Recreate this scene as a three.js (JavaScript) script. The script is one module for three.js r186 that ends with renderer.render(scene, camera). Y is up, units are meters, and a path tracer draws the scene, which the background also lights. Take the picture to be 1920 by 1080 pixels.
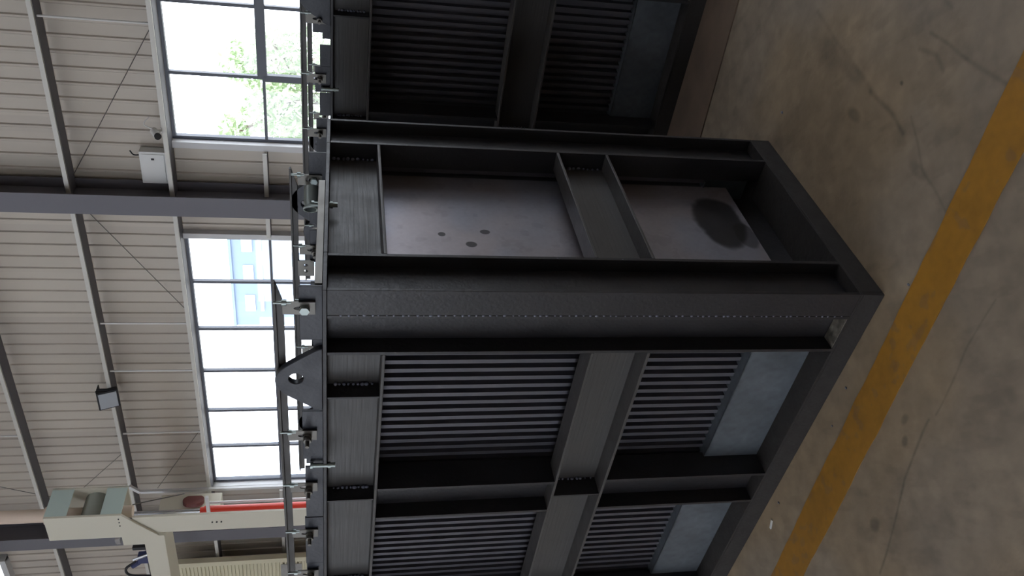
import * as THREE from 'three';
import { RoundedBoxGeometry } from 'three/addons/geometries/RoundedBoxGeometry.js';
import { mergeGeometries } from 'three/addons/utils/BufferGeometryUtils.js';

// ---------------------------------------------------------------- camera, sky, exposure
const scene = new THREE.Scene();
const camera = new THREE.PerspectiveCamera(38.547, 1920 / 1080, 0.05, 300);
camera.position.set(1.40507, 1.6, 1.65491);
camera.up.set(0.76405, 0.00919, -0.64509);              // the photograph was taken with the camera turned on its side
camera.lookAt(1.40507 - 0.62955, 1.6 - 0.20798, 1.65491 - 0.7486);
const renderer = new THREE.WebGLRenderer({ antialias: true });
renderer.toneMapping = THREE.LinearToneMapping;
renderer.toneMappingExposure = 1.0;
renderer.shadowMap.enabled = true;
scene.background = new THREE.Color().setRGB(0.88, 0.95, 1.06);   // bright thin overcast
scene.backgroundIntensity = 6;

// ---------------------------------------------------------------- helpers
let seed = 7;
const rnd = () => { seed = (seed + 0x6d2b79f5) | 0; let t = Math.imul(seed ^ (seed >>> 15), 1 | seed); t = (t + Math.imul(t ^ (t >>> 7), 61 | t)) ^ t; return ((t ^ (t >>> 14)) >>> 0) / 4294967296; };
const used = new Map();
const numbered = (n) => { const k = used.get(n) || 0; used.set(n, k + 1); return k ? `${n}_${String(k).padStart(3, '0')}` : n; };
function uvMetres(g, swap) {                            // uv in metres, by the dominant axis of each face
  const h = g.index ? g.toNonIndexed() : g, p = h.attributes.position, n = h.attributes.normal, uv = new Float32Array(p.count * 2);
  for (let i = 0; i < p.count; i++) {
    const ax = Math.abs(n.getX(i)), ay = Math.abs(n.getY(i)), az = Math.abs(n.getZ(i));
    let u, v;
    if (ax >= ay && ax >= az) { u = p.getZ(i); v = p.getY(i); } else if (ay >= az) { u = p.getX(i); v = p.getZ(i); } else { u = p.getX(i); v = p.getY(i); }
    uv[2 * i] = swap ? v : u; uv[2 * i + 1] = swap ? u : v;
  }
  h.setAttribute('uv', new THREE.BufferAttribute(uv, 2));
  return h;
}
// a plate or bar between two corners, with a small chamfer that catches light
function bx(x0, x1, y0, y1, z0, z1, r = 0.0012, swap = false) {
  const w = Math.abs(x1 - x0), h = Math.abs(y1 - y0), d = Math.abs(z1 - z0);
  const rr = Math.min(r, w * 0.3, h * 0.3, d * 0.3);
  const g = rr > 0.0003 ? new RoundedBoxGeometry(w, h, d, 1, rr) : new THREE.BoxGeometry(w, h, d);
  g.translate((x0 + x1) / 2, (y0 + y1) / 2, (z0 + z1) / 2);
  return uvMetres(g, swap);
}
const plain = (x0, x1, y0, y1, z0, z1, swap) => bx(x0, x1, y0, y1, z0, z1, 0, swap);
function rod(a, b, r, seg = 8) {
  const A = new THREE.Vector3(...a), Bv = new THREE.Vector3(...b), L = A.distanceTo(Bv);
  const g = new THREE.CylinderGeometry(r, r, L, seg);
  g.applyQuaternion(new THREE.Quaternion().setFromUnitVectors(new THREE.Vector3(0, 1, 0), Bv.clone().sub(A).normalize()));
  g.translate((A.x + Bv.x) / 2, (A.y + Bv.y) / 2, (A.z + Bv.z) / 2);
  return g.toNonIndexed();
}
function tubeGeo(pts, r, seg = 24, rad = 6) { return new THREE.TubeGeometry(new THREE.CatmullRomCurve3(pts.map((p) => new THREE.Vector3(...p))), seg, r, rad).toNonIndexed(); }
function hex(x, y, z, r, t, axis) {                    // a hexagonal bolt head or nut
  const g = new THREE.CylinderGeometry(r, r, t, 6);
  if (axis === 'z') g.rotateX(Math.PI / 2); if (axis === 'x') g.rotateZ(Math.PI / 2);
  g.translate(x, y, z); return g.toNonIndexed();
}
function extrude(pts, depth, bevel = 0.001, holes = []) {
  const s = new THREE.Shape(pts.map((p) => new THREE.Vector2(p[0], p[1])));
  for (const h of holes) { const q = new THREE.Path(); q.absellipse(h[0], h[1], h[2], h[3] ?? h[2], 0, Math.PI * 2, true); s.holes.push(q); }
  const g = new THREE.ExtrudeGeometry(s, { depth: depth - 2 * bevel, bevelEnabled: bevel > 0, bevelSize: bevel, bevelThickness: bevel, bevelSegments: 1, curveSegments: 20, bevelOffset: -bevel });
  g.translate(0, 0, bevel); return uvMetres(g);
}
const merge = (l) => (l.length === 1 ? l[0] : mergeGeometries(l.map((g) => (g.index ? g.toNonIndexed() : g))));
function part(name, geos, mat, parent, label) {
  const m = new THREE.Mesh(merge([].concat(geos)), mat); m.name = parent === scene ? numbered(name) : name;
  m.castShadow = m.receiveShadow = true;
  if (label) m.userData.label = label;
  if (parent) parent.add(m);
  return m;
}
function tag(o, label, category, group, kind) {
  o.userData.label = label; if (category) o.userData.category = category;
  if (group) o.userData.group = group; if (kind) o.userData.kind = kind; return o;
}
function thing(name, label, category, pos = [0, 0, 0], turn = 0, group, kind) {
  const o = new THREE.Group(); o.name = numbered(name); o.position.set(...pos); o.rotation.y = turn; scene.add(o);
  return tag(o, label, category, group, kind);
}

// ---------------------------------------------------------------- noise and textures
function lattice(n, s) { const a = new Float32Array(n * n); let k = s; for (let i = 0; i < a.length; i++) { k = (k * 1664525 + 1013904223) >>> 0; a[i] = k / 4294967296; } return a; }
const LAT = lattice(256, 12345);
function vnoise(x, y, px, py) {                        // value noise that repeats after px, py cells
  const xi = Math.floor(x), yi = Math.floor(y), fx = x - xi, fy = y - yi, sx = fx * fx * (3 - 2 * fx), sy = fy * fy * (3 - 2 * fy);
  const m = (a, b) => ((a % b) + b) % b, L = (a, b) => LAT[(m(a, px) & 255) + 256 * (m(b, py) & 255)];
  const a = L(xi, yi), b = L(xi + 1, yi), c = L(xi, yi + 1), d = L(xi + 1, yi + 1);
  return a + (b - a) * sx + (c - a) * sy + (a - b - c + d) * sx * sy;
}
function fbm(u, v, cx, cy, oct) { let s = 0, a = 0.5, t = 0; for (let i = 0; i < oct; i++) { s += a * vnoise(u * cx + i * 17, v * cy + i * 31, cx, cy); t += a; a *= 0.5; cx *= 2; cy *= 2; } return s / t; }
function tex(w, h, f, metresU, metresV, srgb = false) {
  const d = new Uint8Array(w * h * 4);
  for (let y = 0; y < h; y++) for (let x = 0; x < w; x++) {
    const c = f((x + 0.5) / w, (y + 0.5) / h), o = (y * w + x) * 4;
    for (let k = 0; k < 3; k++) d[o + k] = Math.max(0, Math.min(255, Math.round(255 * (Array.isArray(c) ? c[k] : c)))); d[o + 3] = 255;
  }
  const t = new THREE.DataTexture(d, w, h); t.wrapS = t.wrapT = THREE.RepeatWrapping; t.magFilter = THREE.LinearFilter; t.minFilter = THREE.LinearMipmapLinearFilter; t.generateMipmaps = true;
  if (srgb) t.colorSpace = THREE.SRGBColorSpace;
  t.repeat.set(1 / metresU, 1 / metresV); t.needsUpdate = true; return t;
}
const tGrain = tex(256, 256, (u, v) => 0.8 + 0.35 * (fbm(u, v, 10, 10, 5) - 0.5), 0.4, 0.4);
const tPit = tex(256, 256, (u, v) => fbm(u, v, 24, 24, 3), 0.22, 0.22);
const tStreak = tex(512, 256, (u, v) => 0.6 * fbm(u, v, 3, 48, 3) + 0.4 * fbm(u + 0.02 * Math.sin(v * 12.6), v, 5, 20, 3), 0.5, 0.2);
const tintMap = (r, g, b, amp, cx, oct, mU) => tex(256, 256, (u, v) => { const k = 1 + amp * (fbm(u, v, cx, cx, oct) - 0.5) * 2; return [r * k, g * k, b * k]; }, mU, mU, true);
const tPaint = tintMap(0.15, 0.145, 0.155, 0.14, 5, 5, 0.6);
const tGalv = tex(512, 512, (u, v) => { const k = 0.9 + 0.35 * (fbm(u, v, 5, 5, 4) - 0.5) + 0.14 * (fbm(u, v, 40, 40, 2) - 0.5); return [0.41 * k, 0.435 * k, 0.46 * k]; }, 0.8, 0.8, true);
const ell = (u, v, cu, cv, ru, rv, wob) => { const du = (u - cu) / ru, dv = (v - cv) / rv; return Math.hypot(du, dv) + wob; };
const smooth = (a, b, x) => { const t = Math.max(0, Math.min(1, (x - a) / (b - a))); return t * t * (3 - 2 * t); };

// ---------------------------------------------------------------- materials
const std = (o) => new THREE.MeshStandardMaterial(o);
const M = {
  paint: std({ color: 0xffffff, map: tPaint, roughness: 0.53, roughnessMap: tGrain, bumpMap: tPit, bumpScale: 0.0006 }),
  brushed: std({ color: new THREE.Color().setRGB(0.06, 0.056, 0.054), roughness: 0.55, roughnessMap: tGrain, bumpMap: tStreak, bumpScale: 0.0006 }),
  base: new THREE.MeshPhysicalMaterial({ color: new THREE.Color().setRGB(0.032, 0.029, 0.028), specularIntensity: 0.5, roughness: 0.85, roughnessMap: tGrain, bumpMap: tPit, bumpScale: 0.001 }),
  sheet: std({ color: new THREE.Color().setRGB(0.1, 0.097, 0.11), roughness: 0.45, metalness: 0.4 }),
  galv: std({ map: tGalv, roughness: 0.55, metalness: 0.35 }),
  zinc: std({ color: 0x9aa3a0, roughness: 0.4, metalness: 0.7 }),
  strap: std({ color: 0x6b6862, roughness: 0.5, metalness: 0.5, roughnessMap: tGrain }),
  tab: std({ color: 0x2b2d35, roughness: 0.55, roughnessMap: tGrain, bumpMap: tPit, bumpScale: 0.0005 }),
  rail: std({ color: 0x46423f, roughness: 0.6, roughnessMap: tGrain }),
  weld: std({ color: 0x6f7280, roughness: 0.4, metalness: 0.3 }),
  wall: std({ color: 0xc0b7ab, roughness: 0.45, metalness: 0.1 }),
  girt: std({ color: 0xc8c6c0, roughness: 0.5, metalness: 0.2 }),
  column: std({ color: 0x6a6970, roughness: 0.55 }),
  frame: std({ color: 0x5a5e68, roughness: 0.45 }),
  trim: std({ color: 0xcfcfd0, roughness: 0.5 }),
  glass: new THREE.MeshPhysicalMaterial({ color: 0xffffff, roughness: 0.02, transmission: 1, thickness: 0 }),
  wire: std({ color: 0x8d8a86, roughness: 0.5, metalness: 0.3 }),
  darkwire: std({ color: 0x55524f, roughness: 0.6 }),
  machine: std({ color: 0xc9c4b4, roughness: 0.55 }),
  machinegreen: std({ color: 0xb9c9c4, roughness: 0.5 }),
  drum: std({ color: 0x8e9188, roughness: 0.5 }),
  red: std({ color: 0xc8321c, roughness: 0.45 }),
  chrome: std({ color: 0xc4c6cc, roughness: 0.25, metalness: 0.9 }),
  duct: std({ color: 0xcdb9a8, roughness: 0.6 }),
  maroon: std({ color: 0x6b3a38, roughness: 0.6 }),
  cream: std({ color: 0xcfc8ae, roughness: 0.6 }),
  white: std({ color: 0xd8d8d6, roughness: 0.5 }),
  dark: std({ color: 0x1c1d22, roughness: 0.5 }),
  navy: std({ color: 0x27305a, roughness: 0.5 }),
};

// ---------------------------------------------------------------- the hall. Local axes of its back wall: s along it, y up, d into the room.
const TURN = 0.0611, HALL0 = new THREE.Vector3(-0.41283, 0, -6.74979), WS = new THREE.Vector3(Math.cos(TURN), 0, -Math.sin(TURN)), WN = new THREE.Vector3(Math.sin(TURN), 0, Math.cos(TURN));
const hall = (s = 0, y = 0, d = 0) => { const p = HALL0.clone().addScaledVector(WS, s).addScaledVector(WN, d); p.y = y; return p.toArray(); };
const hallThing = (name, label, category, s, y, d, group, kind) => thing(name, label, category, hall(s, y, d), TURN, group, kind);
const SL = -22, SR = 14, DEPTH = 18, ROOF = 8.2;

// floor: one worn concrete slab
{
  // marks on the slab, at their places (world x, z)
  const lines = [[[0.66, -0.33], [0.672, -0.108], [0.69, 0.1], 0.008, 0.4], [[0.607, -0.342], [0.62, -0.267], [0.604, -0.214], 0.01, 0.4], [[0.427, -0.47], [0.42, -0.36], [0.401, -0.253], 0.01, 0.5],
    [[-0.13, 0.379], [-0.339, 0.418], [-0.642, 0.539], 0.005, 0.55], [[0.259, 0.316], [0.106, 0.33], [-0.104, 0.384], 0.004, 0.35], [[0.5, -0.9], [0.46, -0.62], [0.43, -0.47], 0.012, 0.25], [[0.9, -0.8], [0.8, -0.6], [0.75, -0.3], 0.008, 0.3], [[0.45, -0.25], [0.36, -0.1], [0.32, 0.05], 0.006, 0.3]];
  const spots = [[0.331, -0.493, 0.022, 0.035, 0.35], [-0.25, 0.355, 0.02, 0.013, 0.4], [-0.2, 0.32, 0.02, 0.012, 0.3], [0.5, -0.35, 0.008, 0.01, 0.5], [0.42, -0.75, 0.05, 0.09, 0.22], [-0.95, 0.43, 0.02, 0.02, 0.35], [-0.55, 0.42, 0.02, 0.02, 0.3], [0.43, -0.58, 0.03, 0.1, 0.25], [0.35, -0.12, 0.02, 0.05, 0.2]];
  const seg = (px, pz, a, b) => { const dx = b[0] - a[0], dz = b[1] - a[1], t = Math.max(0, Math.min(1, ((px - a[0]) * dx + (pz - a[1]) * dz) / (dx * dx + dz * dz))); return Math.hypot(px - a[0] - t * dx, pz - a[1] - t * dz); };
  const tFloor = tex(2048, 2048, (u, v) => {
    const wu = 0.05 * (fbm(u, v, 14, 14, 3) - 0.5), wv = 0.05 * (fbm(u + 0.5, v + 0.5, 14, 14, 3) - 0.5);
    const x = -2.5 + 4 * u + wu, z = -2.6 + 4 * v + wv;
    const big = fbm(u, v, 4, 4, 5) - 0.5, fine = fbm(u, v, 90, 90, 3) - 0.5, mid = fbm(u, v, 22, 22, 3) - 0.5;
    let k = 1 + 0.2 * big + 0.08 * mid + 0.2 * fine - 0.06 * smooth(0.55, 0.75, fbm(u * 0.8 + v * 0.6, v * 0.8 - u * 0.6, 30, 90, 4)) + 0.05 * smooth(0.6, 0.8, fbm(u + 0.2, v + 0.4, 50, 50, 3));
    const rough = 0.6 + 0.8 * fbm(u, v, 160, 160, 2);
    for (const [a, b, c, w, s] of lines) { const d = Math.min(seg(x, z, a, b), seg(x, z, b, c)); if (d < 3 * w) k *= 1 - 0.34 * s * rough * Math.exp(-((d / w) ** 2) * 1.4); }
    for (const [cx, cz, rx, rz, s] of spots) { const e = ell(x, z, cx, cz, rx, rz, 0.8 * mid); if (e < 1.4) k *= 1 - 0.6 * s * (1 - smooth(0.5, 1.35, e)); }
    const warm = smooth(0.42, 0.66, fbm(u + 0.3, v + 0.7, 6, 6, 4));                  // rusty dust trodden into the slab
    return [0.535 * k * (1 + 0.03 * warm), 0.48 * k, 0.415 * k * (1 - 0.06 * warm)];
  }, 4, 4, true);
  tFloor.offset.set(2.5 / 4, 2.6 / 4);
  const tFloorBump = tex(512, 512, (u, v) => fbm(u, v, 60, 60, 4), 0.7, 0.7);
  const m = std({ map: tFloor, roughness: 0.62, bumpMap: tFloorBump, bumpScale: 0.0006 });
  const g = new THREE.BoxGeometry(SR - SL + 1, 0.3, DEPTH + 1).toNonIndexed();
  g.rotateY(TURN); const c = hall((SL + SR) / 2, -0.15, DEPTH / 2); g.translate(...c);
  const p = g.attributes.position, uv = g.attributes.uv;
  for (let i = 0; i < p.count; i++) uv.setXY(i, p.getX(i), p.getZ(i));
  const f = part('floor', [g], m, scene); f.userData.kind = 'structure'; f.userData.label = 'worn concrete floor of the factory hall with scuffs and stains';
}

// back wall: ribbed steel cladding sheets, each its own piece, around the window openings
const WINDOWS = [[-8.59, -4.27], [-3.04, 1.3], [2.7, 7.1], [8.4, 12.8]], SILL = 1.0, HEAD = 3.34, CLEAR = [-13.5, -10.1, 6.47, 7.6];
function ribbed(s0, s1, y0, y1, pitch, phase, h = 0.017, t = 0.012) {  // a folded sheet: flat pans with narrow ribs
  const xs = [[s0, 0]];
  for (let x = Math.ceil((s0 - phase) / pitch) * pitch + phase; x < s1; x += pitch) for (const [dx, z] of [[-0.022, 0], [-0.01, h], [0.01, h], [0.022, 0]]) if (x + dx > s0 + 0.001 && x + dx < s1 - 0.001) xs.push([x + dx, z]);
  xs.push([s1, 0]);
  const pos = [];
  const quad = (a, b, c, d) => pos.push(...a, ...b, ...c, ...a, ...c, ...d);
  for (let i = 0; i + 1 < xs.length; i++) {
    const [a, za] = xs[i], [b, zb] = xs[i + 1];
    quad([a, y0, za], [b, y0, zb], [b, y1, zb], [a, y1, za]);
    quad([b, y0, zb - t], [a, y0, za - t], [a, y1, za - t], [b, y1, zb - t]);
    quad([a, y1, za], [b, y1, zb], [b, y1, zb - t], [a, y1, za - t]);
    quad([a, y0, za - t], [b, y0, zb - t], [b, y0, zb], [a, y0, za]);
  }
  quad([s0, y0, -t], [s0, y0, 0], [s0, y1, 0], [s0, y1, -t]); const e = xs.at(-1)[1]; quad([s1, y0, e], [s1, y0, e - t], [s1, y1, e - t], [s1, y1, e]);
  const g = new THREE.BufferGeometry(); g.setAttribute('position', new THREE.Float32BufferAttribute(pos, 3)); g.computeVertexNormals(); return uvMetres(g);
}
{
  const wall = hallThing('wall_back', 'grey ribbed steel cladding wall with large windows at the far side of the hall', undefined, 0, 0, 0, undefined, 'structure');
  const PITCH = 0.165, SHEET = PITCH * 4;
  const shades = [0xbab1a5, 0xb7aea3, 0xbdb4a8].map((c) => { const m = M.wall.clone(); m.color.set(c); return m; });
  const cuts = [SL - 0.2, SR + 0.2]; for (const [a, b] of WINDOWS) cuts.push(a, b); cuts.push(CLEAR[0], CLEAR[1]);
  for (let s = SL; s < SR; s += SHEET) cuts.push(s);
  cuts.sort((a, b) => a - b);
  let k = 0;
  for (let i = 0; i + 1 < cuts.length; i++) {
    const a = cuts[i], b = cuts[i + 1]; if (b - a < 0.004) continue;
    const mid = (a + b) / 2, win = WINDOWS.some(([p, q]) => mid > p && mid < q), cl = mid > CLEAR[0] && mid < CLEAR[1];
    const spans = win ? [[0, SILL], [HEAD, ROOF]] : cl ? [[0, CLEAR[2]], [CLEAR[3], ROOF]] : [[0, ROOF]];
    for (const [y0, y1] of spans) part('cladding_panel', [ribbed(a, b, y0, y1, PITCH, 0)], shades[k % 3], wall);
    k++;
  }
  // the outer skin keeps daylight out of the ribs
  const skin = [];
  const xs = [SL - 0.2, CLEAR[0], CLEAR[1], ...WINDOWS.flat(), SR + 0.2].sort((a, b) => a - b);
  for (let i = 0; i + 1 < xs.length; i++) {
    const mid = (xs[i] + xs[i + 1]) / 2, win = WINDOWS.some(([p, q]) => mid > p && mid < q), cl = mid > CLEAR[0] && mid < CLEAR[1];
    for (const [y0, y1] of win ? [[0, SILL], [HEAD, ROOF]] : cl ? [[0, CLEAR[2]], [CLEAR[3], ROOF]] : [[0, ROOF]]) skin.push(plain(xs[i], xs[i + 1], y0, y1, -0.09, -0.02));
  }
  part('outer_skin', skin, shades[1], wall);
}
// the other walls and the roof close the hall
{
  const right = hallThing('wall_right', 'plain grey cladding wall at the right end of the hall', undefined, SR, 0, DEPTH / 2, undefined, 'structure');
  part('cladding', [plain(0, 0.2, 0, ROOF, -DEPTH / 2, DEPTH / 2)], M.wall, right);
  const left = hallThing('wall_left', 'plain grey cladding wall at the left end of the hall', undefined, SL, 0, DEPTH / 2, undefined, 'structure');
  part('cladding', [plain(-0.2, 0, 0, ROOF, -DEPTH / 2, DEPTH / 2)], M.wall, left);
  const near = hallThing('wall_near', 'grey cladding wall behind the photographer with a row of windows', undefined, 0, 0, DEPTH, undefined, 'structure');
  const open = [[-21, -16], [-15.4, -10.4], [-9.8, -4.8], [-4.2, 0.8]], g = []; let at = SL - 0.2;
  for (const [a, b] of open) { g.push(plain(at, a, 0, ROOF, 0, 0.2), plain(a, b, 0, 1.7, 0, 0.2), plain(a, b, 4.6, ROOF, 0, 0.2)); at = b; }
  g.push(plain(at, SR + 0.2, 0, ROOF, 0, 0.2)); part('cladding', g, M.wall, near);
  for (const [a, b] of open) part('pane', [plain(a, b, 1.7, 4.6, 0.09, 0.095)], M.glass, near);
  const roof = hallThing('ceiling', 'steel roof of the hall with translucent skylight strips, the right one added for light', undefined, 0, ROOF, 0, undefined, 'structure');
  const strips = [[-14.5, 0.9], [-5, 0.9], [4.5, 0.5]]; at = SL - 0.2;  // unseen strips; the right-hand one is added to brighten the right side
  for (const [s, sw] of strips) {
    part('roof_sheet', [plain(at, s, 0, 0.15, -0.2, DEPTH + 0.2)], M.wall, roof);
    part('roof_sheet', [plain(s, s + sw, 0, 0.15, -0.2, 1.5)], M.wall, roof); part('roof_sheet', [plain(s, s + sw, 0, 0.15, DEPTH - 2, DEPTH + 0.2)], M.wall, roof);
    part('skylight_pane', [plain(s, s + sw, 0.06, 0.064, 1.5, DEPTH - 2)], M.glass, roof);
    at = s + sw;
  }
  part('roof_sheet', [plain(at, SR + 0.2, 0, 0.15, -0.2, DEPTH + 0.2)], M.wall, roof);
}
// windows
function windowUnit(n, s0, s1, y0, y1, verticals, transom, label, heavy) {
  const w = hallThing(`window_${n}`, label, undefined, (s0 + s1) / 2, y0, -0.03, undefined, 'structure'), W = (s1 - s0) / 2, H = y1 - y0, c = (s0 + s1) / 2;
  part('window_frame', [bx(-W, W, 0, 0.04, -0.03, 0.035), bx(-W, W, H - 0.035, H, -0.03, 0.035), bx(-W, -W + 0.035, 0, H, -0.03, 0.035), bx(W - 0.035, W, 0, H, -0.03, 0.035)], M.frame, w);
  const xs = [-W, ...verticals.map((v) => v - c), W], ys = transom ? [0, transom - y0, H] : [0, H];
  for (const v of verticals) part('mullion', [bx(v - c - 0.017, v - c + 0.017, 0, H, -0.022, 0.028)], M.frame, w);
  if (transom) part('transom', [bx(-W, W, transom - y0 - 0.014, transom - y0 + 0.014, -0.022, 0.03)], M.frame, w);
  if (heavy) for (const h of heavy) part('sash_rail', [bx(h[0] - c, h[1] - c, h[2] - y0, h[3] - y0, -0.02, 0.045)], M.frame, w);
  for (let i = 0; i + 1 < xs.length; i++) for (let j = 0; j + 1 < ys.length; j++) part('pane', [plain(xs[i], xs[i + 1], ys[j], ys[j + 1], -0.003, 0.001)], M.glass, w);
  // pressed steel trims round the opening
  part('jamb_trim', [bx(-W - 0.07, -W, -0.1, H + 0.02, 0.02, 0.12)], M.trim, w); part('jamb_trim', [bx(W, W + 0.07, -0.1, H + 0.02, 0.02, 0.12)], M.trim, w);
  part('sill_trim', [bx(-W - 0.07, W + 0.07, -0.1, -0.02, 0.02, 0.16)], M.trim, w);
  return w;
}
windowUnit(1, -8.59, -4.27, SILL, HEAD, [-7.86, -7.15, -6.42, -5.7, -4.96], 2.385, 'window of six tall lights left of the nearer column');
windowUnit(2, -3.04, 1.3, SILL, HEAD, [-2.3, -1.56, -0.8, -0.05, 0.65], 2.37, 'window with a sliding sash right of the nearer column, trees outside', [[-2.3, 1.2, 2.335, 2.43], [-2.335, -2.265, SILL, 2.37]]);
windowUnit(3, 2.7, 7.1, SILL, HEAD, [3.4, 4.15, 4.9, 5.65, 6.4], 2.37, 'window further right along the back wall');
windowUnit(4, 8.4, 12.8, SILL, HEAD, [9.1, 9.85, 10.6, 11.35, 12.1], 2.37, 'window at the right end of the back wall');
windowUnit(5, CLEAR[0], CLEAR[1], CLEAR[2], CLEAR[3], [-12.3, -11.1], null, 'high clerestory window in the left bay');

// columns and girts
const COLS = [-20.78, -15.08, -9.32, -3.66, 2.04, 7.75, 13.45];
COLS.forEach((s, i) => {
  const lab = ['grey steel column at the far left end of the back wall', 'grey steel column of the left bay hidden behind the press machine', 'grey steel column standing behind the cream press machine', 'grey steel column between the two windows', 'grey steel column right of the window with trees', 'grey steel column further right on the back wall', 'grey steel column at the right end of the back wall'][i];
  const c = hallThing('steel_column', lab, 'column', s, 0, 0.05, 'columns of the back wall');
  part('front_flange', [bx(-0.12, 0.12, 0, ROOF, 0.335, 0.35)], M.column, c);
  part('web', [bx(-0.006, 0.006, 0, ROOF, 0.015, 0.335)], M.column, c);
  part('rear_flange', [bx(-0.12, 0.12, 0, ROOF, 0, 0.015)], M.column, c);
});
const GIRTS = [[2.38, 'low'], [3.36, 'window head'], [4.4, 'middle'], [5.59, 'upper'], [6.8, 'top']];
const bayName = ['the far left bay', 'the left bay with the roller shutter', 'the bay of the six-light window', 'the bay of the sliding window', 'the bay past the sliding window', 'the right end bay'];
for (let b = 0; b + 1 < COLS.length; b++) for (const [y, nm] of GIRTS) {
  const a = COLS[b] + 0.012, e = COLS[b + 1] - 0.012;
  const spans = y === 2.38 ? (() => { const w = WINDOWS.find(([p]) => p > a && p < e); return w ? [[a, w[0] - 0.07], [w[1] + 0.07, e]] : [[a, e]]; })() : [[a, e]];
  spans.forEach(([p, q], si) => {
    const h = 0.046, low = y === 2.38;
    const o = hallThing('wall_girt', `${nm} girt with a pale front strip ${low && spans.length > 1 ? (si ? 'right of the window' : 'left of the window') + ' ' : ''}in ${bayName[b]}`, 'girt', (p + q) / 2, y, 0.032, 'horizontal girts of the back wall');
    const L = (q - p) / 2, d = low ? 0.1 : 0.2;
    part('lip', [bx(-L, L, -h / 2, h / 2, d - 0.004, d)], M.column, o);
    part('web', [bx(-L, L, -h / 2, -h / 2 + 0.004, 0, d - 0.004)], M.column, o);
    part('pale_strip', [bx(-L, L, -h / 2 + 0.003, h / 2 + 0.003, d + 0.001, d + 0.026)], M.girt, o, 'pale strip along the front of the girt');   // pale strip before the darker girt; the middle one meets the conduit
  });
}
// sag rods and brace wires between the girts
const rodAt = (name, label, cat, a, b, r, m, group) => { const A = hall(...a), Bp = hall(...b); const g = rod([0, 0, 0], [Bp[0] - A[0], Bp[1] - A[1], Bp[2] - A[2]], r); const o = part(name, [g], m, scene); o.position.set(...A); tag(o, label, cat, group); };
for (const [s, y0, y1, l] of [[-1.73, 3.39, 4.37, 'thin pale sag rod between girts above the sliding window'], [-5.44, 3.39, 4.37, 'thin pale sag rod above the six-light window, right of the floodlight'], [-6.21, 3.39, 4.37, 'thin pale sag rod just right under the floodlight'], [-7.33, 3.39, 4.37, 'thin pale sag rod left of the floodlight near the press'], [-7.32, 5.62, 6.77, 'thin pale sag rod above the upper girt']]) rodAt('sag_rod', l, 'rod', [s, y0, 0.2], [s, y1, 0.2], 0.012, M.white, 'sag rods');
for (const [a, b, l] of [[[-1.8, 3.4], [-3.5, 4.38], 'dark brace wire running up from the sliding window to the nearer column'], [[-3.96, 4.3], [-5.34, 3.4], 'dark brace wire running down from the nearer column over the six-light window'], [[-7.46, 3.44], [-8.6, 4.1], 'dark brace wire rising toward the press machine'], [[-7.77, 4.4], [-8.54, 5.08], 'dark brace wire above the middle girt by the press machine'], [[-9.1, 4.6], [-8.2, 6.7], 'dark brace wire high beside the press machine']]) rodAt('brace_wire', l, 'wire', [...a, 0.07], [...b, 0.07], 0.0042, M.darkwire, 'brace wires');

// small fittings on the wall
{
  const cam = hallThing('security_camera', 'white bullet security camera on the window head girt', 'camera', -2.84, 3.44, 0.3);
  part('bracket', [rod([0, -0.05, -0.07], [0, 0.0, -0.03], 0.012), bx(-0.03, 0.03, -0.09, -0.04, -0.075, -0.06)], M.white, cam);
  const body = new THREE.CylinderGeometry(0.037, 0.037, 0.12, 16).toNonIndexed(); body.rotateX(Math.PI / 2); body.rotateX(0.45);
  part('housing', [body], M.white, cam);
  const lens = new THREE.CylinderGeometry(0.036, 0.03, 0.03, 16).toNonIndexed(); lens.translate(0, 0.07, 0); lens.rotateX(Math.PI / 2); lens.rotateX(0.45);
  part('lens_hood', [lens], M.dark, cam);
  part('cable', [tubeGeo([[0, -0.03, -0.06], [0.05, 0.06, -0.02], [0.1, 0.1, 0.0], [0.16, 0.05, -0.04]], 0.006)], M.white, cam);
  const box = hallThing('junction_box', 'white electrical box on the wall beside the nearer column', 'electrical box', -3.33, 3.4, 0.03);
  part('cabinet', [bx(-0.19, 0.19, 0, 0.27, 0, 0.12, 0.006)], M.white, box); part('door', [bx(-0.165, 0.165, 0.02, 0.25, 0.12, 0.128, 0.003)], M.white, box);
  part('latch', [bx(0.1, 0.12, 0.12, 0.15, 0.128, 0.138, 0.003)], M.dark, box); part('cable', [tubeGeo([[0.12, 0.27, 0.06], [0.13, 0.33, 0.08], [0.16, 0.37, 0.05]], 0.008)], M.dark, box);
  const fl = hallThing('floodlight', 'square grey floodlight hung on the middle girt', 'floodlight', -6.58, 4.42, 0.32);
  const tilt = new THREE.Matrix4().makeRotationX(0.35);
  part('housing', [bx(-0.145, 0.145, -0.125, 0.125, -0.05, 0.02, 0.008).applyMatrix4(tilt)], M.dark, fl);
  part('glass', [bx(-0.125, 0.125, -0.105, 0.105, 0.02, 0.026, 0.002).applyMatrix4(tilt)], std({ color: 0xaab0b8, roughness: 0.3 }), fl);
  part('yoke', [bx(-0.16, -0.148, -0.02, 0.12, -0.03, 0.0), bx(0.148, 0.16, -0.02, 0.12, -0.03, 0.0), bx(-0.16, 0.16, 0.108, 0.12, -0.1, 0.0)], M.dark, fl);
}

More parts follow.
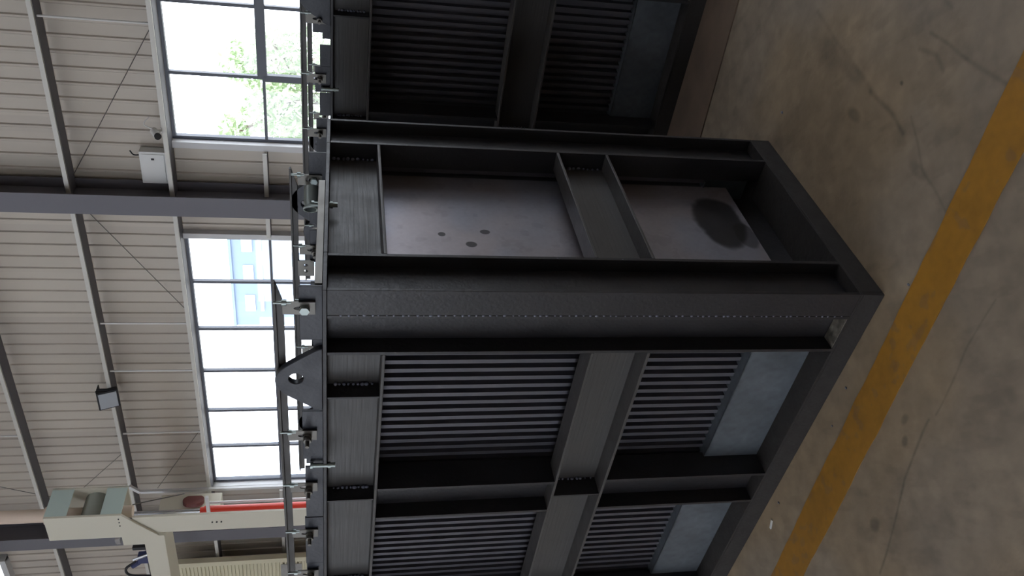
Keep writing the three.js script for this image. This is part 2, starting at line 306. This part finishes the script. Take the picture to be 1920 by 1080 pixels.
// press machine by the left column (local x along the wall, z toward the room)
{
  const m = hallThing('press_machine', 'cream C-frame press machine with a red cylinder behind the steel box', 'machine', -6.94, 0, 2.0);
  const P = (s, y) => [s + 6.94, y];
  const outline = [P(-6.74, 4.76), P(-6.74, 3.96), P(-6.85, 3.86), P(-7.13, 3.6), P(-7.13, 3.54), P(-9.4, 3.56), P(-9.4, 3.77), P(-7.28, 3.77), P(-7.28, 4.0), P(-7.13, 4.0), P(-7.13, 4.76)];
  part('frame_plate', [extrude(outline, 0.03, 0.003)], M.machine, m);
  part('post', [bx(0.11, -0.18, 0, 3.86, -0.035, -0.004, 0.004)], M.machine, m);
  const backpl = extrude([P(-6.74, 4.76), P(-6.74, 3.96), P(-7.13, 3.96), P(-7.13, 4.76)], 0.03, 0.003); backpl.translate(0, 0, -0.4);
  part('back_plate', [backpl], M.machine, m);
  part('side_plate', [bx(0.19, 0.2, 3.96, 4.18, -0.4, 0.0, 0.002)], M.machinegreen, m); part('side_plate', [bx(0.19, 0.2, 4.53, 4.76, -0.4, 0.0, 0.002)], M.machinegreen, m);
  part('arm_web', [bx(-2.4, -0.34, 3.56, 3.77, -0.4, -0.0, 0.004)], M.machine, m);
  const dr = new THREE.CylinderGeometry(0.14, 0.14, 0.36, 24).toNonIndexed(); dr.rotateX(Math.PI / 2); dr.translate(0.0, 4.3, -0.2);
  part('drum', [dr], M.drum, m);
  part('guide_tube', [rod([-0.02, 4.76, -0.2], [-0.02, 3.9, -0.2], 0.07, 16)], M.duct, m);
  const cy = part('hydraulic_cylinder', [rod([-0.81, 0.6, -0.8], [-0.81, 3.25, -0.8], 0.062, 18), rod([-0.81, 3.25, -0.8], [-0.81, 3.3, -0.8], 0.05, 18)], M.red, m, 'red cylinder barrel');
  part('piston_rod', [rod([-0.81, 3.3, -0.8], [-0.81, 4.2, -0.8], 0.03, 14), bx(-0.81 - 0.05, -0.81 + 0.05, 4.18, 4.24, -0.85, -0.38, 0.004)], M.chrome, cy);
  part('stay_bar', [bx(-0.95, -0.42, 3.16, 3.2, -0.72, -0.68)], M.trim, m);
  for (const k of [0, 1, 2]) { part('bolt', [hex(-0.03, 2.9 + 0.05 * k, 0.0, 0.009, 0.016, 'z')], M.dark, m); part('bolt', [hex(0.02 + 0.06 * k, 3.99, 0.032, 0.008, 0.01, 'z')], M.dark, m); }
  part('top_bar', [bx(0.02, 0.05, 4.24, 4.7, -0.46, -0.43, 0.003)], M.dark, m);
  part('hose', [tubeGeo([[0.0, 4.77, -0.1], [-0.1, 4.45, -0.2], [-0.3, 4.1, -0.5], [-0.58, 3.49, -0.9]], 0.007, 30)], M.darkwire, m);
  part('support_leg', [bx(-2.4, -2.2, 0, 3.56, -0.3, -0.1, 0.004)], M.machine, m);
  const head = part('tool_head', [bx(-0.08, 0.04, 0, 0.16, -0.05, 0.05, 0.01), rod([-0.06, 0.1, 0], [-0.16, 0.24, 0.02], 0.03, 12)], M.navy, m, 'dark blue tool head with hoses on the arm'); head.position.set(-0.81, 3.773, -0.15);
  part('rod', [rod([0.1, 0, 0.04], [0.02, 0.2, 0.06], 0.018, 10)], M.chrome, head);
  part('hose', [tubeGeo([[-0.1, 0.2, 0], [-0.2, 0.32, 0.02], [-0.32, 0.3, 0.02], [-0.4, 0.05, 0]], 0.016)], M.dark, head);
  part('ram', [bx(0.15, 0.2, 0.0, 0.2, -0.05, 0.02, 0.004)], M.dark, head);
  const duct = hallThing('duct_pipe', 'pinkish round duct pipe rising from the press to the roof', 'pipe', -6.97, 4.8, 1.8);
  part('pipe', [rod([0, 0, 0], [0, ROOF - 4.8, 0], 0.075, 20)], M.duct, duct); part('flange', [rod([0, 0, 0], [0, 0.03, 0], 0.1, 20)], M.duct, duct);
  const cond = hallThing('cable_conduit', 'pale square conduit dropping from the middle girt beside the six-light window', 'conduit', -8.42, 0, 0.28);
  part('run', [bx(-0.022, 0.022, 0, 4.27, -0.02, 0.02)], M.trim, cond);
  const knee = bx(-0.022, 0.022, -0.09, 0.09, -0.02, 0.02); knee.rotateZ(-0.8); knee.translate(0.06, 4.34, 0); part('knee', [knee], M.trim, cond);
  const box = hallThing('fan_housing', 'beige housing with a dark red round plate beyond the press post', 'fan housing', -8.5, 3.15, 0.6);
  part('housing', [bx(-0.2, 0.2, 0, 0.8, -0.15, 0.15, 0.01)], M.machine, box);
  const disc = new THREE.CylinderGeometry(0.14, 0.14, 0.05, 28).toNonIndexed(); disc.rotateZ(Math.PI / 2); disc.rotateY(0.4); disc.translate(0.22, 0.36, 0); part('round_plate', [disc], M.maroon, box);
  const wp = hallThing('water_pipe', 'thin pale pipe beside the red cylinder', 'pipe', -7.9, 0, 0.95);
  part('pipe', [rod([0, 0, 0], [0, 3.25, 0], 0.018, 10)], M.trim, wp);
  // roller shutter: a curtain of narrow slats
  const sh = hallThing('roller_shutter', 'cream ribbed roller shutter with a grey notice in the left bay', 'shutter', -12.25, 0, 0.35);
  const prof = []; for (let y = 0; y < 4.06; y += 0.055) prof.push([0, y], [0, y + 0.022], [0.026, y + 0.026], [0.026, y + 0.05]); prof.push([-0.02, 4.06], [-0.02, 0]);
  const curtain = extrude(prof, 4.5, 0); curtain.rotateY(-Math.PI / 2); curtain.translate(2.25, 0, 0);
  const slats = part('slat_curtain', [uvMetres(curtain)], M.cream, sh); slats.userData.kind = 'stuff';
  part('guide_rail', [bx(2.2, 2.3, 0, 4.2, -0.03, 0.06)], M.cream, sh);
  part('notice', [bx(1.75, 2.1, 2.1, 2.42, 0.028, 0.032)], std({ color: 0xa8a6a2, roughness: 0.7, map: tGrain }), sh);
}

// ---------------------------------------------------------------- the welded steel boxes
const LEN = 1.87, WID = 0.9, TOPY = 1.637;
const tSheet = (() => {                                // bare plate: mill scale, oil marks and smudges (u along the plate, v up; plate 0.60 x 1.275 m)
  const t = tex(512, 1024, (u, v) => {
    const z = u * 0.61, y = 0.195 + v * 1.275;
    const n = fbm(u, v, 5, 9, 4) - 0.5, f = fbm(u, v, 60, 120, 2) - 0.5;
    let k = 1 + 0.16 * n + 0.05 * f, blue = 0;
    for (const [cz, cy, rz, ry, s, w] of [[0.33, 1.281, 0.011, 0.012, 0.55, 0.5], [0.313, 1.14, 0.012, 0.016, 0.5, 0.5], [0.379, 1.192, 0.016, 0.02, 0.55, 0.5], [0.225, 0.3, 0.14, 0.085, 0.62, 0.35], [0.3, 0.23, 0.07, 0.04, 0.35, 0.5]]) {
      const e = ell(z, y, cz, cy, rz, ry, w * 1.6 * n); if (e < 1.3) k *= 1 - s * (1 - smooth(0.88, 1.12, e));
    }
    const tint = smooth(0.35, 0.7, fbm(u + 0.4, v + 0.1, 3, 5, 3)); blue = 0.05 * tint;
    const sm = smooth(0.66, 0.74, fbm(u * 1.0 + 0.2, v + 0.55, 14, 26, 3)); k *= 1 - 0.05 * sm;
    return [0.575 * k * (1 - blue), 0.55 * k, 0.565 * k * (1 + blue)];
  }, 0.61, 1.275, true);
  t.offset.set(0, -0.195 / 1.275); return t;
})();
M.plate = std({ map: tSheet, roughness: 0.36, metalness: 0.55 });

function corrugated(x0, x1, y0, y1, zo, zi) {          // trapezoidal vertical folds
  const pts = [], P = 0.037; let x = x1;
  while (x > x0) { pts.push([x, zi], [x - 0.017, zi], [x - 0.0185, zo], [x - 0.0345, zo]); x -= P; }
  pts.push([x, zi]);
  const pos = [], q = (a, b, c, d) => pos.push(...a, ...b, ...c, ...a, ...c, ...d), t = 0.003;
  for (let i = 0; i + 1 < pts.length; i++) {
    const [b, zb] = pts[i], [a, za] = pts[i + 1];
    q([a, y0, za], [b, y0, zb], [b, y1, zb], [a, y1, za]); q([b, y0, zb - t], [a, y0, za - t], [a, y1, za - t], [b, y1, zb - t]);
    q([a, y1, za], [b, y1, zb], [b, y1, zb - t], [a, y1, za - t]); q([a, y0, za - t], [b, y0, zb - t], [b, y0, zb], [a, y0, za]);
  }
  const g = new THREE.BufferGeometry(); g.setAttribute('position', new THREE.Float32BufferAttribute(pos, 3)); g.computeVertexNormals(); return uvMetres(g);
}
function weldBeads(a, b, n, r, flat = 0.6) {           // a row of weld ripples
  const A = new THREE.Vector3(...a), B2 = new THREE.Vector3(...b), L = [];
  for (let i = 0; i < n; i++) {
    const g = new THREE.IcosahedronGeometry(r * (0.7 + 0.6 * rnd()), 1), p = A.clone().lerp(B2, (i + 0.5 + 0.4 * (rnd() - 0.5)) / n);
    g.scale(1, 0.8 + 0.5 * rnd(), flat); g.translate(p.x + r * 0.5 * (rnd() - 0.5), p.y, p.z); L.push(g);
  }
  return uvMetres(merge(L));
}
const LUG = [[-0.124, 0], [0.124, 0], [0.123, 0.008], [0.117, 0.02], [0.106, 0.036], [0.095, 0.051], [0.083, 0.067], [0.072, 0.082], [0.06, 0.097], [0.048, 0.11], [0.034, 0.12], [0.018, 0.127], [0, 0.13], [-0.018, 0.127], [-0.034, 0.12], [-0.048, 0.11], [-0.06, 0.097], [-0.072, 0.082], [-0.083, 0.067], [-0.095, 0.051], [-0.106, 0.036], [-0.117, 0.02], [-0.123, 0.008]];

function bracket(unit, x, z, dir, kind) {              // slotted strap from rail to tab with its bolt; dir +1 looks out along +z
  const s = new THREE.Shape([[-0.021, -0.005], [0.021, -0.005], [0.021, 0.078], [-0.021, 0.078]].map((p) => new THREE.Vector2(...p)));
  const slot = new THREE.Path(); slot.absellipse(0, 0.034, 0.0065, 0.016, 0, Math.PI * 2, true); s.holes.push(slot);
  const g = new THREE.ExtrudeGeometry(s, { depth: 0.005, bevelEnabled: false, curveSegments: 10 }); if (dir < 0) g.translate(0, 0, -0.005);
  g.translate(x, 1.66, z);
  const st = part('strap', [uvMetres(g)], M.strap, unit);
  const L = [];
  if (kind === 'head') { const y = 1.682, h = hex(x, y, z + dir * 0.012, 0.0135, 0.013, 'z'); L.push(h, rod([x, y, z - dir * 0.03], [x, y, z + dir * 0.008], 0.006)); part('bolt', L, M.zinc, st, 'zinc bolt head'); }
  else { const y = 1.682; L.push(hex(x, y, z + dir * 0.012, 0.0125, 0.01, 'z'), hex(x, y, z + dir * 0.024, 0.0125, 0.01, 'z'), rod([x, y, z - dir * 0.02], [x, y, z + dir * 0.05], 0.006)); part('bolt', L, M.strap, st); }
  part('rail_nut', [hex(x + 0.026, 1.733, z + dir * 0.012, 0.009, 0.012, 'y'), rod([x + 0.026, 1.715, z + dir * 0.012], [x + 0.026, 1.76, z + dir * 0.012], 0.004)], M.zinc, st);
}
function hSection(axis, c0, c1, y0, y1, u0, u1, webAt, t = 0.012) { // H beam standing up; flanges at c0 and c1 along axis, tips from u0 to u1 on the other axis
  const b = (a0, a1, v0, v1) => (axis === 'x' ? bx(a0, a1, y0, y1, v0, v1, 0.0015) : bx(v0, v1, y0, y1, a0, a1, 0.0015));
  return { flanges: [b(c0, c0 + t, u0, u1), b(c1 - t, c1, u0, u1)], web: b(c0 + t, c1 - t, webAt - 0.004, webAt + 0.004) };
}
function makeBox(label, pos, tabsNear, strapsNear, strapsFar, tabsFar, extras) {
  const unit = thing('steel_box_frame', label, 'steel box', pos, 0, 'welded steel boxes');
  const R180 = new THREE.Matrix4().makeTranslation(-LEN / 2, 0, -WID / 2).multiply(new THREE.Matrix4().makeRotationY(Math.PI)).multiply(new THREE.Matrix4().makeTranslation(LEN / 2, 0, WID / 2));
  const both = (name, geo, mat, lab) => { const p = part(name, [geo], mat, unit, lab), q = part(name, [geo.clone().applyMatrix4(R180)], mat, unit, lab); return [p, q]; };
  const beam = (name, h) => { for (const k of [0, 1]) { const t = (g) => (k ? g.clone().applyMatrix4(R180) : g); const w = part(name, [t(h.web)], M.paint, unit); for (const f of h.flanges) part('flange', [t(f)], M.paint, w); } };
  // base frame
  for (const [g, l] of [[bx(-LEN, 0, 0, 0.071, -0.012, 0, 0.003), bx(-LEN, 0, 0.071, 0.08, -0.16, 0, 0.002)], [bx(-0.012, 0, 0, 0.071, -WID, -0.012, 0.003), bx(-0.16, 0, 0.071, 0.08, -WID + 0.16, -0.16, 0.002)]]) for (const k of [0, 1]) {
    const t = (q) => (k ? q.clone().applyMatrix4(R180) : q); const r = part('base_rail', [t(g)], M.base, unit); part('ledge', [t(l)], M.base, r);
  }
  part('floor_plate', [bx(-LEN + 0.02, -0.02, 0.012, 0.018, -WID + 0.02, -0.02)], M.base, unit);
  // corner posts: an H beam on the end face and one turned beside it on the long face, at all four corners
  beam('corner_post', hSection('z', -0.158, 0, 0.08, 1.625, -0.087, 0, -0.046));
  beam('corner_post', hSection('z', -WID, -WID + 0.158, 0.08, 1.625, -0.087, 0, -0.046));
  beam('corner_post', hSection('x', -0.236, -0.0875, 0.08, 1.625, -0.105, 0, -0.06));
  beam('corner_post', hSection('x', -LEN + 0.0875, -LEN + 0.236, 0.08, 1.625, -0.105, 0, -0.06));
  part('weld_seam', [weldBeads([-0.088, 0.1, -0.001], [-0.088, 1.6, -0.001], 74, 0.0036)], M.weld, unit);
  part('weld_seam', [weldBeads([-0.003, 1.2, -0.15], [-0.003, 0.2, -0.15], 6, 0.003)], M.weld, unit);
  part('ground_patch', [bx(-0.224, -0.098, 0.08, 0.0812, -0.055, -0.003, 0.0004)], std({ map: tintMap(0.5, 0.48, 0.44, 0.5, 14, 4, 0.3), roughness: 0.5, metalness: 0.4 }), unit, 'bare ground steel patch on the ledge beside the corner');
  // middle posts of the long faces, cut by the middle rail
  beam('middle_post', hSection('x', -1.021, -0.85, 0.08, 0.68, -0.105, 0, -0.06)); beam('middle_post', hSection('x', -1.021, -0.85, 0.866, 1.465, -0.105, 0, -0.06));
  // rails of the long faces
  const railX = (x0, x1) => {
    for (const k of [0, 1]) {
      const t = (q) => (k ? q.clone().applyMatrix4(R180) : q);
      const w = part('middle_rail', [t(bx(x0, x1, 0.69, 0.856, -0.083, -0.075))], M.brushed, unit);
      part('rail_flange', [t(bx(x0, x1, 0.856, 0.866, -0.083, 0, 0.0018))], M.brushed, w); part('rail_flange', [t(bx(x0, x1, 0.68, 0.69, -0.083, 0, 0.0018))], M.brushed, w);
      const v = part('top_rail', [t(bx(x0, x1, 1.475, 1.625, -0.066, -0.058))], M.brushed, unit);
      part('rail_flange', [t(bx(x0, x1, 1.465, 1.475, -0.066, 0, 0.0018))], M.brushed, v);
    }
  };
  railX(-LEN + 0.236, -0.236);
  for (const x of [-0.413, -0.91, -LEN + 0.413]) { both('stiffener', bx(x - 0.004, x + 0.004, 1.475, 1.625, -0.058, -0.003, 0.001), M.paint); both('weld_seam', weldBeads([x + 0.007, 1.49, -0.052], [x + 0.007, 1.61, -0.052], 9, 0.0055, 1), M.weld); }
  both('stiffener', bx(-0.94, -0.932, 0.69, 0.856, -0.075, -0.003, 0.001), M.paint); both('weld_seam', weldBeads([-0.929, 0.7, -0.07], [-0.929, 0.85, -0.07], 9, 0.005, 1), M.weld);
  // rails of the end faces
  for (const k of [0, 1]) {
    const t = (q) => (k ? q.clone().applyMatrix4(R180) : q), z0 = -WID + 0.158, z1 = -0.158;
    const w = part('middle_rail', [t(bx(-0.071, -0.063, 0.69, 0.856, z0, z1, 0.001))], M.brushed, unit);
    part('rail_flange', [t(bx(-0.071, 0, 0.856, 0.866, z0, z1, 0.0018))], M.brushed, w); part('rail_flange', [t(bx(-0.071, 0, 0.68, 0.69, z0, z1, 0.0018))], M.brushed, w);
    const v = part('top_rail', [t(bx(-0.071, -0.063, 1.475, 1.625, z0, z1, 0.001))], M.brushed, unit);
    part('rail_flange', [t(bx(-0.071, 0, 1.465, 1.475, z0, z1, 0.0018))], M.brushed, v);
    const sh = bx(-0.124, -0.12, 0.195, 1.47, z0 - 0.005, z1 + 0.005, 0.0006), uv = sh.attributes.uv, ps = sh.attributes.position;
    for (let i = 0; i < uv.count; i++) uv.setXY(i, ps.getZ(i) - z0 + 0.005, ps.getY(i));
    part('side_sheet', [t(sh)], M.plate, unit, 'smooth bare steel sheet with dark oil marks');
    part('weld_seam', [t(weldBeads([-0.06, 0.7, z0 + 0.004], [-0.06, 0.85, z0 + 0.004], 9, 0.005, 1)), t(weldBeads([-0.058, 1.48, z0 + 0.004], [-0.058, 1.62, z0 + 0.004], 9, 0.005, 1))], M.weld, unit);
    part('inner_wall', [t(bx(-0.16, -0.156, 0.08, 1.62, -WID + 0.17, -0.17, 0))], M.paint, unit);
  }
  // corrugated sheets and the galvanised skirt they stand on
  both('corrugated_sheet', corrugated(-LEN + 0.1, -0.1, 0.289, 1.47, -0.12, -0.148), M.sheet);
  for (const k of [0, 1]) { const t = (q) => (k ? q.clone().applyMatrix4(R180) : q); const s = part('skirt_sheet', [t(bx(-LEN + 0.1, -0.1, 0.08, 0.289, -0.09, -0.086, 0.0006))], M.galv, unit, 'pale galvanised skirt sheet'); part('skirt_ledge', [t(bx(-LEN + 0.1, -0.1, 0.284, 0.289, -0.16, -0.086, 0.001))], M.galv, s); }
  // top flange plates, and an added unseen plate keeping light out of the box
  for (const g of [bx(-LEN, 0, 1.625, TOPY, -0.16, 0, 0.0018), bx(-0.16, 0, 1.625, TOPY, -WID + 0.16, -0.16, 0.0018)]) both('top_flange', g, M.paint);
  part('light_block_plate', [bx(-LEN + 0.15, -0.15, 1.612, 1.618, -WID + 0.15, -0.15)], M.paint, unit);
  both('edge_strip', bx(-0.01, -0.002, TOPY, 1.657, -0.52, -0.03), M.strap);
  // lifting lugs
  for (const x of [-0.333, -LEN + 0.333]) { const g = extrude(LUG, 0.02, 0.002, [[0.01, 0.072, 0.02]]); g.translate(x, TOPY, -0.016); both('lifting_lug', g, M.tab); }
  // tabs, straps and clamp rails round the top
  for (const [x0, x1, y, z] of tabsNear) part('tab_plate', [bx(x0, x1, TOPY, y, z - 0.008, z, 0.001)], M.tab, unit);
  for (const [x0, x1, y] of tabsFar) part('tab_plate', [bx(x0, x1, TOPY, y, -WID + 0.02, -WID + 0.028, 0.001)], M.tab, unit);
  for (const [x, k] of strapsNear) bracket(unit, x, -0.008, 1, k);
  for (const [x, k] of strapsFar) bracket(unit, x, -WID + 0.03, 1, k);
  for (const [x1, z, dy] of [[0.006, -0.034, 0], [extras.farRail, -WID + 0.012, 0.004]]) {        // an L section
    const g = extrude([[-LEN, 1.737], [x1 - 0.075, 1.737], [x1, 1.757], [x1, 1.762], [-LEN, 1.762]], 0.004, 0.0004); g.translate(0, dy, z);
    const r = part('clamp_rail', [g], M.rail, unit); part('lip', [bx(-LEN, x1, 1.756 + dy, 1.763 + dy, z + 0.004, z + 0.016, 0.001)], M.rail, r);
  }
  // loose bolts through the top flange
  for (const [x, z] of extras.bolts) part('flange_bolt', [hex(x, 1.672, z, 0.0115, 0.008, 'y'), rod([x, 1.6, z], [x, 1.668, z], 0.0075, 12), hex(x, 1.618, z, 0.011, 0.008, 'y')], M.zinc, unit, 'zinc bolt standing in the top flange');
  if (extras.nipple) {
    const L = new THREE.LatheGeometry([[0.02, -0.035], [0.026, -0.035], [0.026, 0.025], [0.022, 0.032], [0.022, 0.042], [0.027, 0.042], [0.027, 0.05], [0.018, 0.05], [0.018, -0.03]].map((p) => new THREE.Vector2(...p)), 24).toNonIndexed();
    L.rotateX(Math.PI / 2); L.rotateY(-0.55); L.translate(-0.26, 1.69, -WID + 0.09); part('pipe_nipple', [L], M.zinc, unit, 'zinc pipe nipple lying behind the edge strip');
    const hp = extrude([[-0.03, 0], [0.03, 0], [0.03, 0.075], [-0.03, 0.075]], 0.005, 0.0005, [[0, 0.022, 0.007], [0, 0.05, 0.007]]); hp.rotateZ(Math.PI / 2); hp.translate(-0.585, 1.715, -WID + 0.035); part('holed_plate', [hp], M.strap, unit);
  }
  return unit;
}
makeBox('nearest welded black steel box with its bare sheet end and ribbed side toward the corner', [0, 0, 0],
  [[-0.19, 0.0, 1.697, -0.014], [-0.235, -0.19, 1.662, -0.014], [-0.7, -0.48, 1.697, -0.014], [-0.725, -0.7, 1.688, -0.016], [-1.005, -0.74, 1.692, -0.014], [-1.28, -1.007, 1.697, -0.012], [-1.6, -1.283, 1.695, -0.014], [-LEN, -1.61, 1.697, -0.014]],
  [[-0.066, 'head'], [-0.576, 'nut'], [-0.83, 'nut'], [-1.085, 'nut'], [-1.335, 'nut'], [-1.6, 'nut']],
  [[-0.228, 'head'], [-0.538, 'nut'], [-0.8, 'nut'], [-1.06, 'nut'], [-1.33, 'nut'], [-1.6, 'nut']],
  [[-0.42, -0.12, 1.7], [-0.6, -0.45, 1.7], [-0.9, -0.7, 1.7], [-1.2, -0.97, 1.7], [-1.86, -1.4, 1.7]],
  { farRail: -0.19, bolts: [[-0.717, -0.0015], [-0.03, -0.43]], nipple: true });
const D2 = 0.41;
makeBox('second welded black steel box standing behind the nearest one, partly hidden by it', [D2, 0, -1.78],
  [[-0.5 + 0.004, -0.4, 1.711, -0.014], [-0.649, -0.551, 1.681, -0.014], [-0.773, -0.65, 1.703, -0.014], [-0.889, -0.777, 1.683, -0.014], [-1.13, -0.906, 1.699, -0.014], [-LEN, -1.16, 1.697, -0.014], [-0.19, 0, 1.697, -0.014]],
  [[-0.07, 'head'], [-0.432, 'nut'], [-0.703, 'nut'], [-0.974, 'nut'], [-1.24, 'nut'], [-1.52, 'nut']],
  [[-0.32, 'nut'], [-0.6, 'nut'], [-0.83, 'nut'], [-1.07, 'nut'], [-1.36, 'nut']],
  [[-0.42, -0.12, 1.7], [-0.66, -0.53, 1.688], [-0.9, -0.77, 1.688], [-1.18, -1.0, 1.688], [-1.86, -1.4, 1.7]],
  { farRail: -0.19, bolts: [[-0.75, -0.0015]], nipple: false });

// ---------------------------------------------------------------- on the floor
{
  // yellow aisle line: a thin coat of worn paint
  const a = new THREE.Vector2(2.4, -0.075), b = new THREE.Vector2(-7, 0.79), d = b.clone().sub(a), L = d.length(), ang = Math.atan2(-d.y, d.x);
  const tY = tex(1024, 128, (u, v) => { const w = smooth(0.5, 0.72, fbm(u, v, 40, 5, 4)), f = fbm(u, v, 160, 20, 3) - 0.5, s = smooth(0.62, 0.7, fbm(u + 0.3, v, 70, 9, 3)); const k = 1 + 0.12 * f - 0.06 * w; return [0.6 * k - 0.05 * s, 0.42 * k - 0.02 * s, 0.11 * k + 0.08 * s]; }, 3, 0.37, true);
  const g = new THREE.BoxGeometry(L, 0.002, 0.135, 900, 1, 2).toNonIndexed(), p = g.attributes.position, uv = g.attributes.uv;
  for (let i = 0; i < p.count; i++) { const x = p.getX(i), z = p.getZ(i); uv.setXY(i, x, z); if (Math.abs(z) > 0.06) p.setZ(i, z + Math.sign(z) * 0.009 * (fbm(x * 0.7 + (z > 0 ? 3 : 0), 0.3, 16, 4, 4) - 0.5)); }
  g.computeVertexNormals();
  const o = part('floor_marking', [g], std({ map: tY, roughness: 0.6 }), scene); o.position.set((a.x + b.x) / 2, 0.0012, (a.y + b.y) / 2); o.rotation.y = ang;
  tag(o, 'worn yellow aisle line painted on the concrete floor', 'floor marking');
  const plShape = extrude([[-1.3, 1.774], [0.9, 1.774], [0.9, 1.533], [-1.3, 1.347]], 0.006, 0.001); plShape.rotateX(-Math.PI / 2);   // y of the outline runs away from the camera
  const pl = part('steel_plate', [uvMetres(plShape)], std({ map: tintMap(0.42, 0.36, 0.31, 0.2, 5, 4, 0.7), roughness: 0.55 }), scene); pl.position.set(0, 0.0003, 0);
  tag(pl, 'flat brown steel plate on the floor in front of the second box', 'plate');
  const sc = part('paper_scrap', [bx(-0.018, 0.018, 0, 0.004, -0.005, 0.005, 0.001)], M.white, scene); sc.position.set(-1.074, 0.0006, 0.067); sc.rotation.y = 0.4; tag(sc, 'small white scrap on the floor beside the base rail', 'scrap');
  // grit along the base
  for (const [x, z, r, l] of [[-0.97, 0.045, 0.004, 'tiny metal chip on the floor beside the white scrap'], [0.09, 0.06, 0.004, 'tiny metal chip between the box corner and the yellow line'], [-0.35, 0.05, 0.004, 'tiny metal chip below the corrugated side near the corner'], [0.13, -0.88, 0.005, 'tiny metal chip beyond the far corner of the bare sheet end'], [-0.5, 0.08, 0.003, 'tiniest metal chip, halfway from the corner to the white scrap']]) { const q = new THREE.IcosahedronGeometry(r, 1); q.scale(1, 0.6, 1.3); const o2 = part('metal_chip', [q.toNonIndexed()], M.weld, scene); o2.position.set(x, r * 0.6, z); tag(o2, l, 'chip', 'metal chips on the floor'); }
}

// ---------------------------------------------------------------- outside the windows
{
  const gr = hallThing('outside_ground', 'pale paved yard outside the windows', 'ground', -2, -0.25, -25.1, undefined, 'structure');
  part('paving', [plain(-50, 50, -0.2, 0, -25, 25)], std({ color: 0xb8b6ae, roughness: 0.9 }), gr);
  const leafM = std({ color: 0xb4c6a2, roughness: 0.8, side: THREE.DoubleSide }), barkM = std({ color: 0x6a5a48, roughness: 0.9 });
  function tree(s, d, trunkH, clumps, label) {
    const t = hallThing('tree', label, 'tree', s, -0.25, d, 'trees outside the window');
    const branches = [rod([0, 0, 0], [0, trunkH, 0], 0.12, 8)];
    const pos = [];
    for (const [cx, cy, cz, r, n] of clumps) {
      branches.push(rod([0, Math.min(trunkH, cy - 0.3), 0], [cx, cy, cz], 0.03, 6));
      for (let i = 0; i < n; i++) {
        const v = new THREE.Vector3(rnd() * 2 - 1, rnd() * 2 - 1, rnd() * 2 - 1); if (v.length() > 1) { i--; continue; }
        v.multiplyScalar(r).add(new THREE.Vector3(cx, cy, cz));
        const e = new THREE.Euler(rnd() * 6, rnd() * 6, rnd() * 6), a = new THREE.Vector3(0.09, 0, 0).applyEuler(e), b = new THREE.Vector3(0, 0.04, 0).applyEuler(e);
        const P = [v.clone().sub(a), v.clone().add(b), v.clone().add(a), v.clone().sub(b)];
        for (const k of [0, 1, 2, 0, 2, 3]) pos.push(P[k].x, P[k].y, P[k].z);
      }
    }
    const g = new THREE.BufferGeometry(); g.setAttribute('position', new THREE.Float32BufferAttribute(pos, 3)); g.computeVertexNormals();
    part('trunk', branches.map((b) => b), barkM, t); part('foliage', [g], leafM, t).userData.kind = 'stuff';
  }
  tree(-5.4, -6.5, 2.4, [[-0.75, 3.7, 0, 0.36, 150], [-0.2, 3.2, 0.2, 0.45, 240], [0.1, 2.6, 0.3, 0.7, 700], [-0.7, 2.7, 0, 0.6, 520], [0.9, 2.4, 0.2, 0.55, 400], [1.0, 3.0, 0, 0.4, 160]], 'leafy green tree low behind the sliding window');
  tree(-5.9, -9.5, 3.2, [[-0.1, 3.9, 0, 0.5, 300], [0.35, 3.5, 0.2, 0.5, 260], [-0.5, 3.4, 0, 0.45, 200]], 'taller slender tree in the middle of the sliding window');
  // pale blue building beyond the six-light window
  const b = hallThing('office_building', 'pale blue building with white windows beyond the six-light window', 'building', -18.1, -0.25, -18);
  const wallM = std({ color: new THREE.Color().setRGB(0.2, 0.26, 0.37), roughness: 0.8 }), whiteM = std({ color: 0xf2f4f6, roughness: 0.7 });
  part('wall', [plain(-2.2, 2.2, 0, 5.7, -6, 0)], wallM, b); part('roof_edge', [bx(-2.25, 2.25, 5.7, 5.8, -6.1, 0.08)], wallM, b);
  const win = (x0, x1, y0, y1) => { const f = part('window', [bx(x0, x1, y0, y1, 0, 0.06, 0.008)], whiteM, b); part('pane', [bx(x0 + 0.05, x1 - 0.05, y0 + 0.04, y1 - 0.04, 0.06, 0.07, 0.002)], std({ color: 0xf0f4f8, roughness: 0.15 }), f); };
  for (const x of [-1.45, -0.05, 1.35]) { win(x, x + 0.75, 4.95, 5.32); win(x, x + 0.75, 4.62, 4.74); win(x, x + 0.75, 2.2, 3.6); }
}
renderer.render(scene, camera);
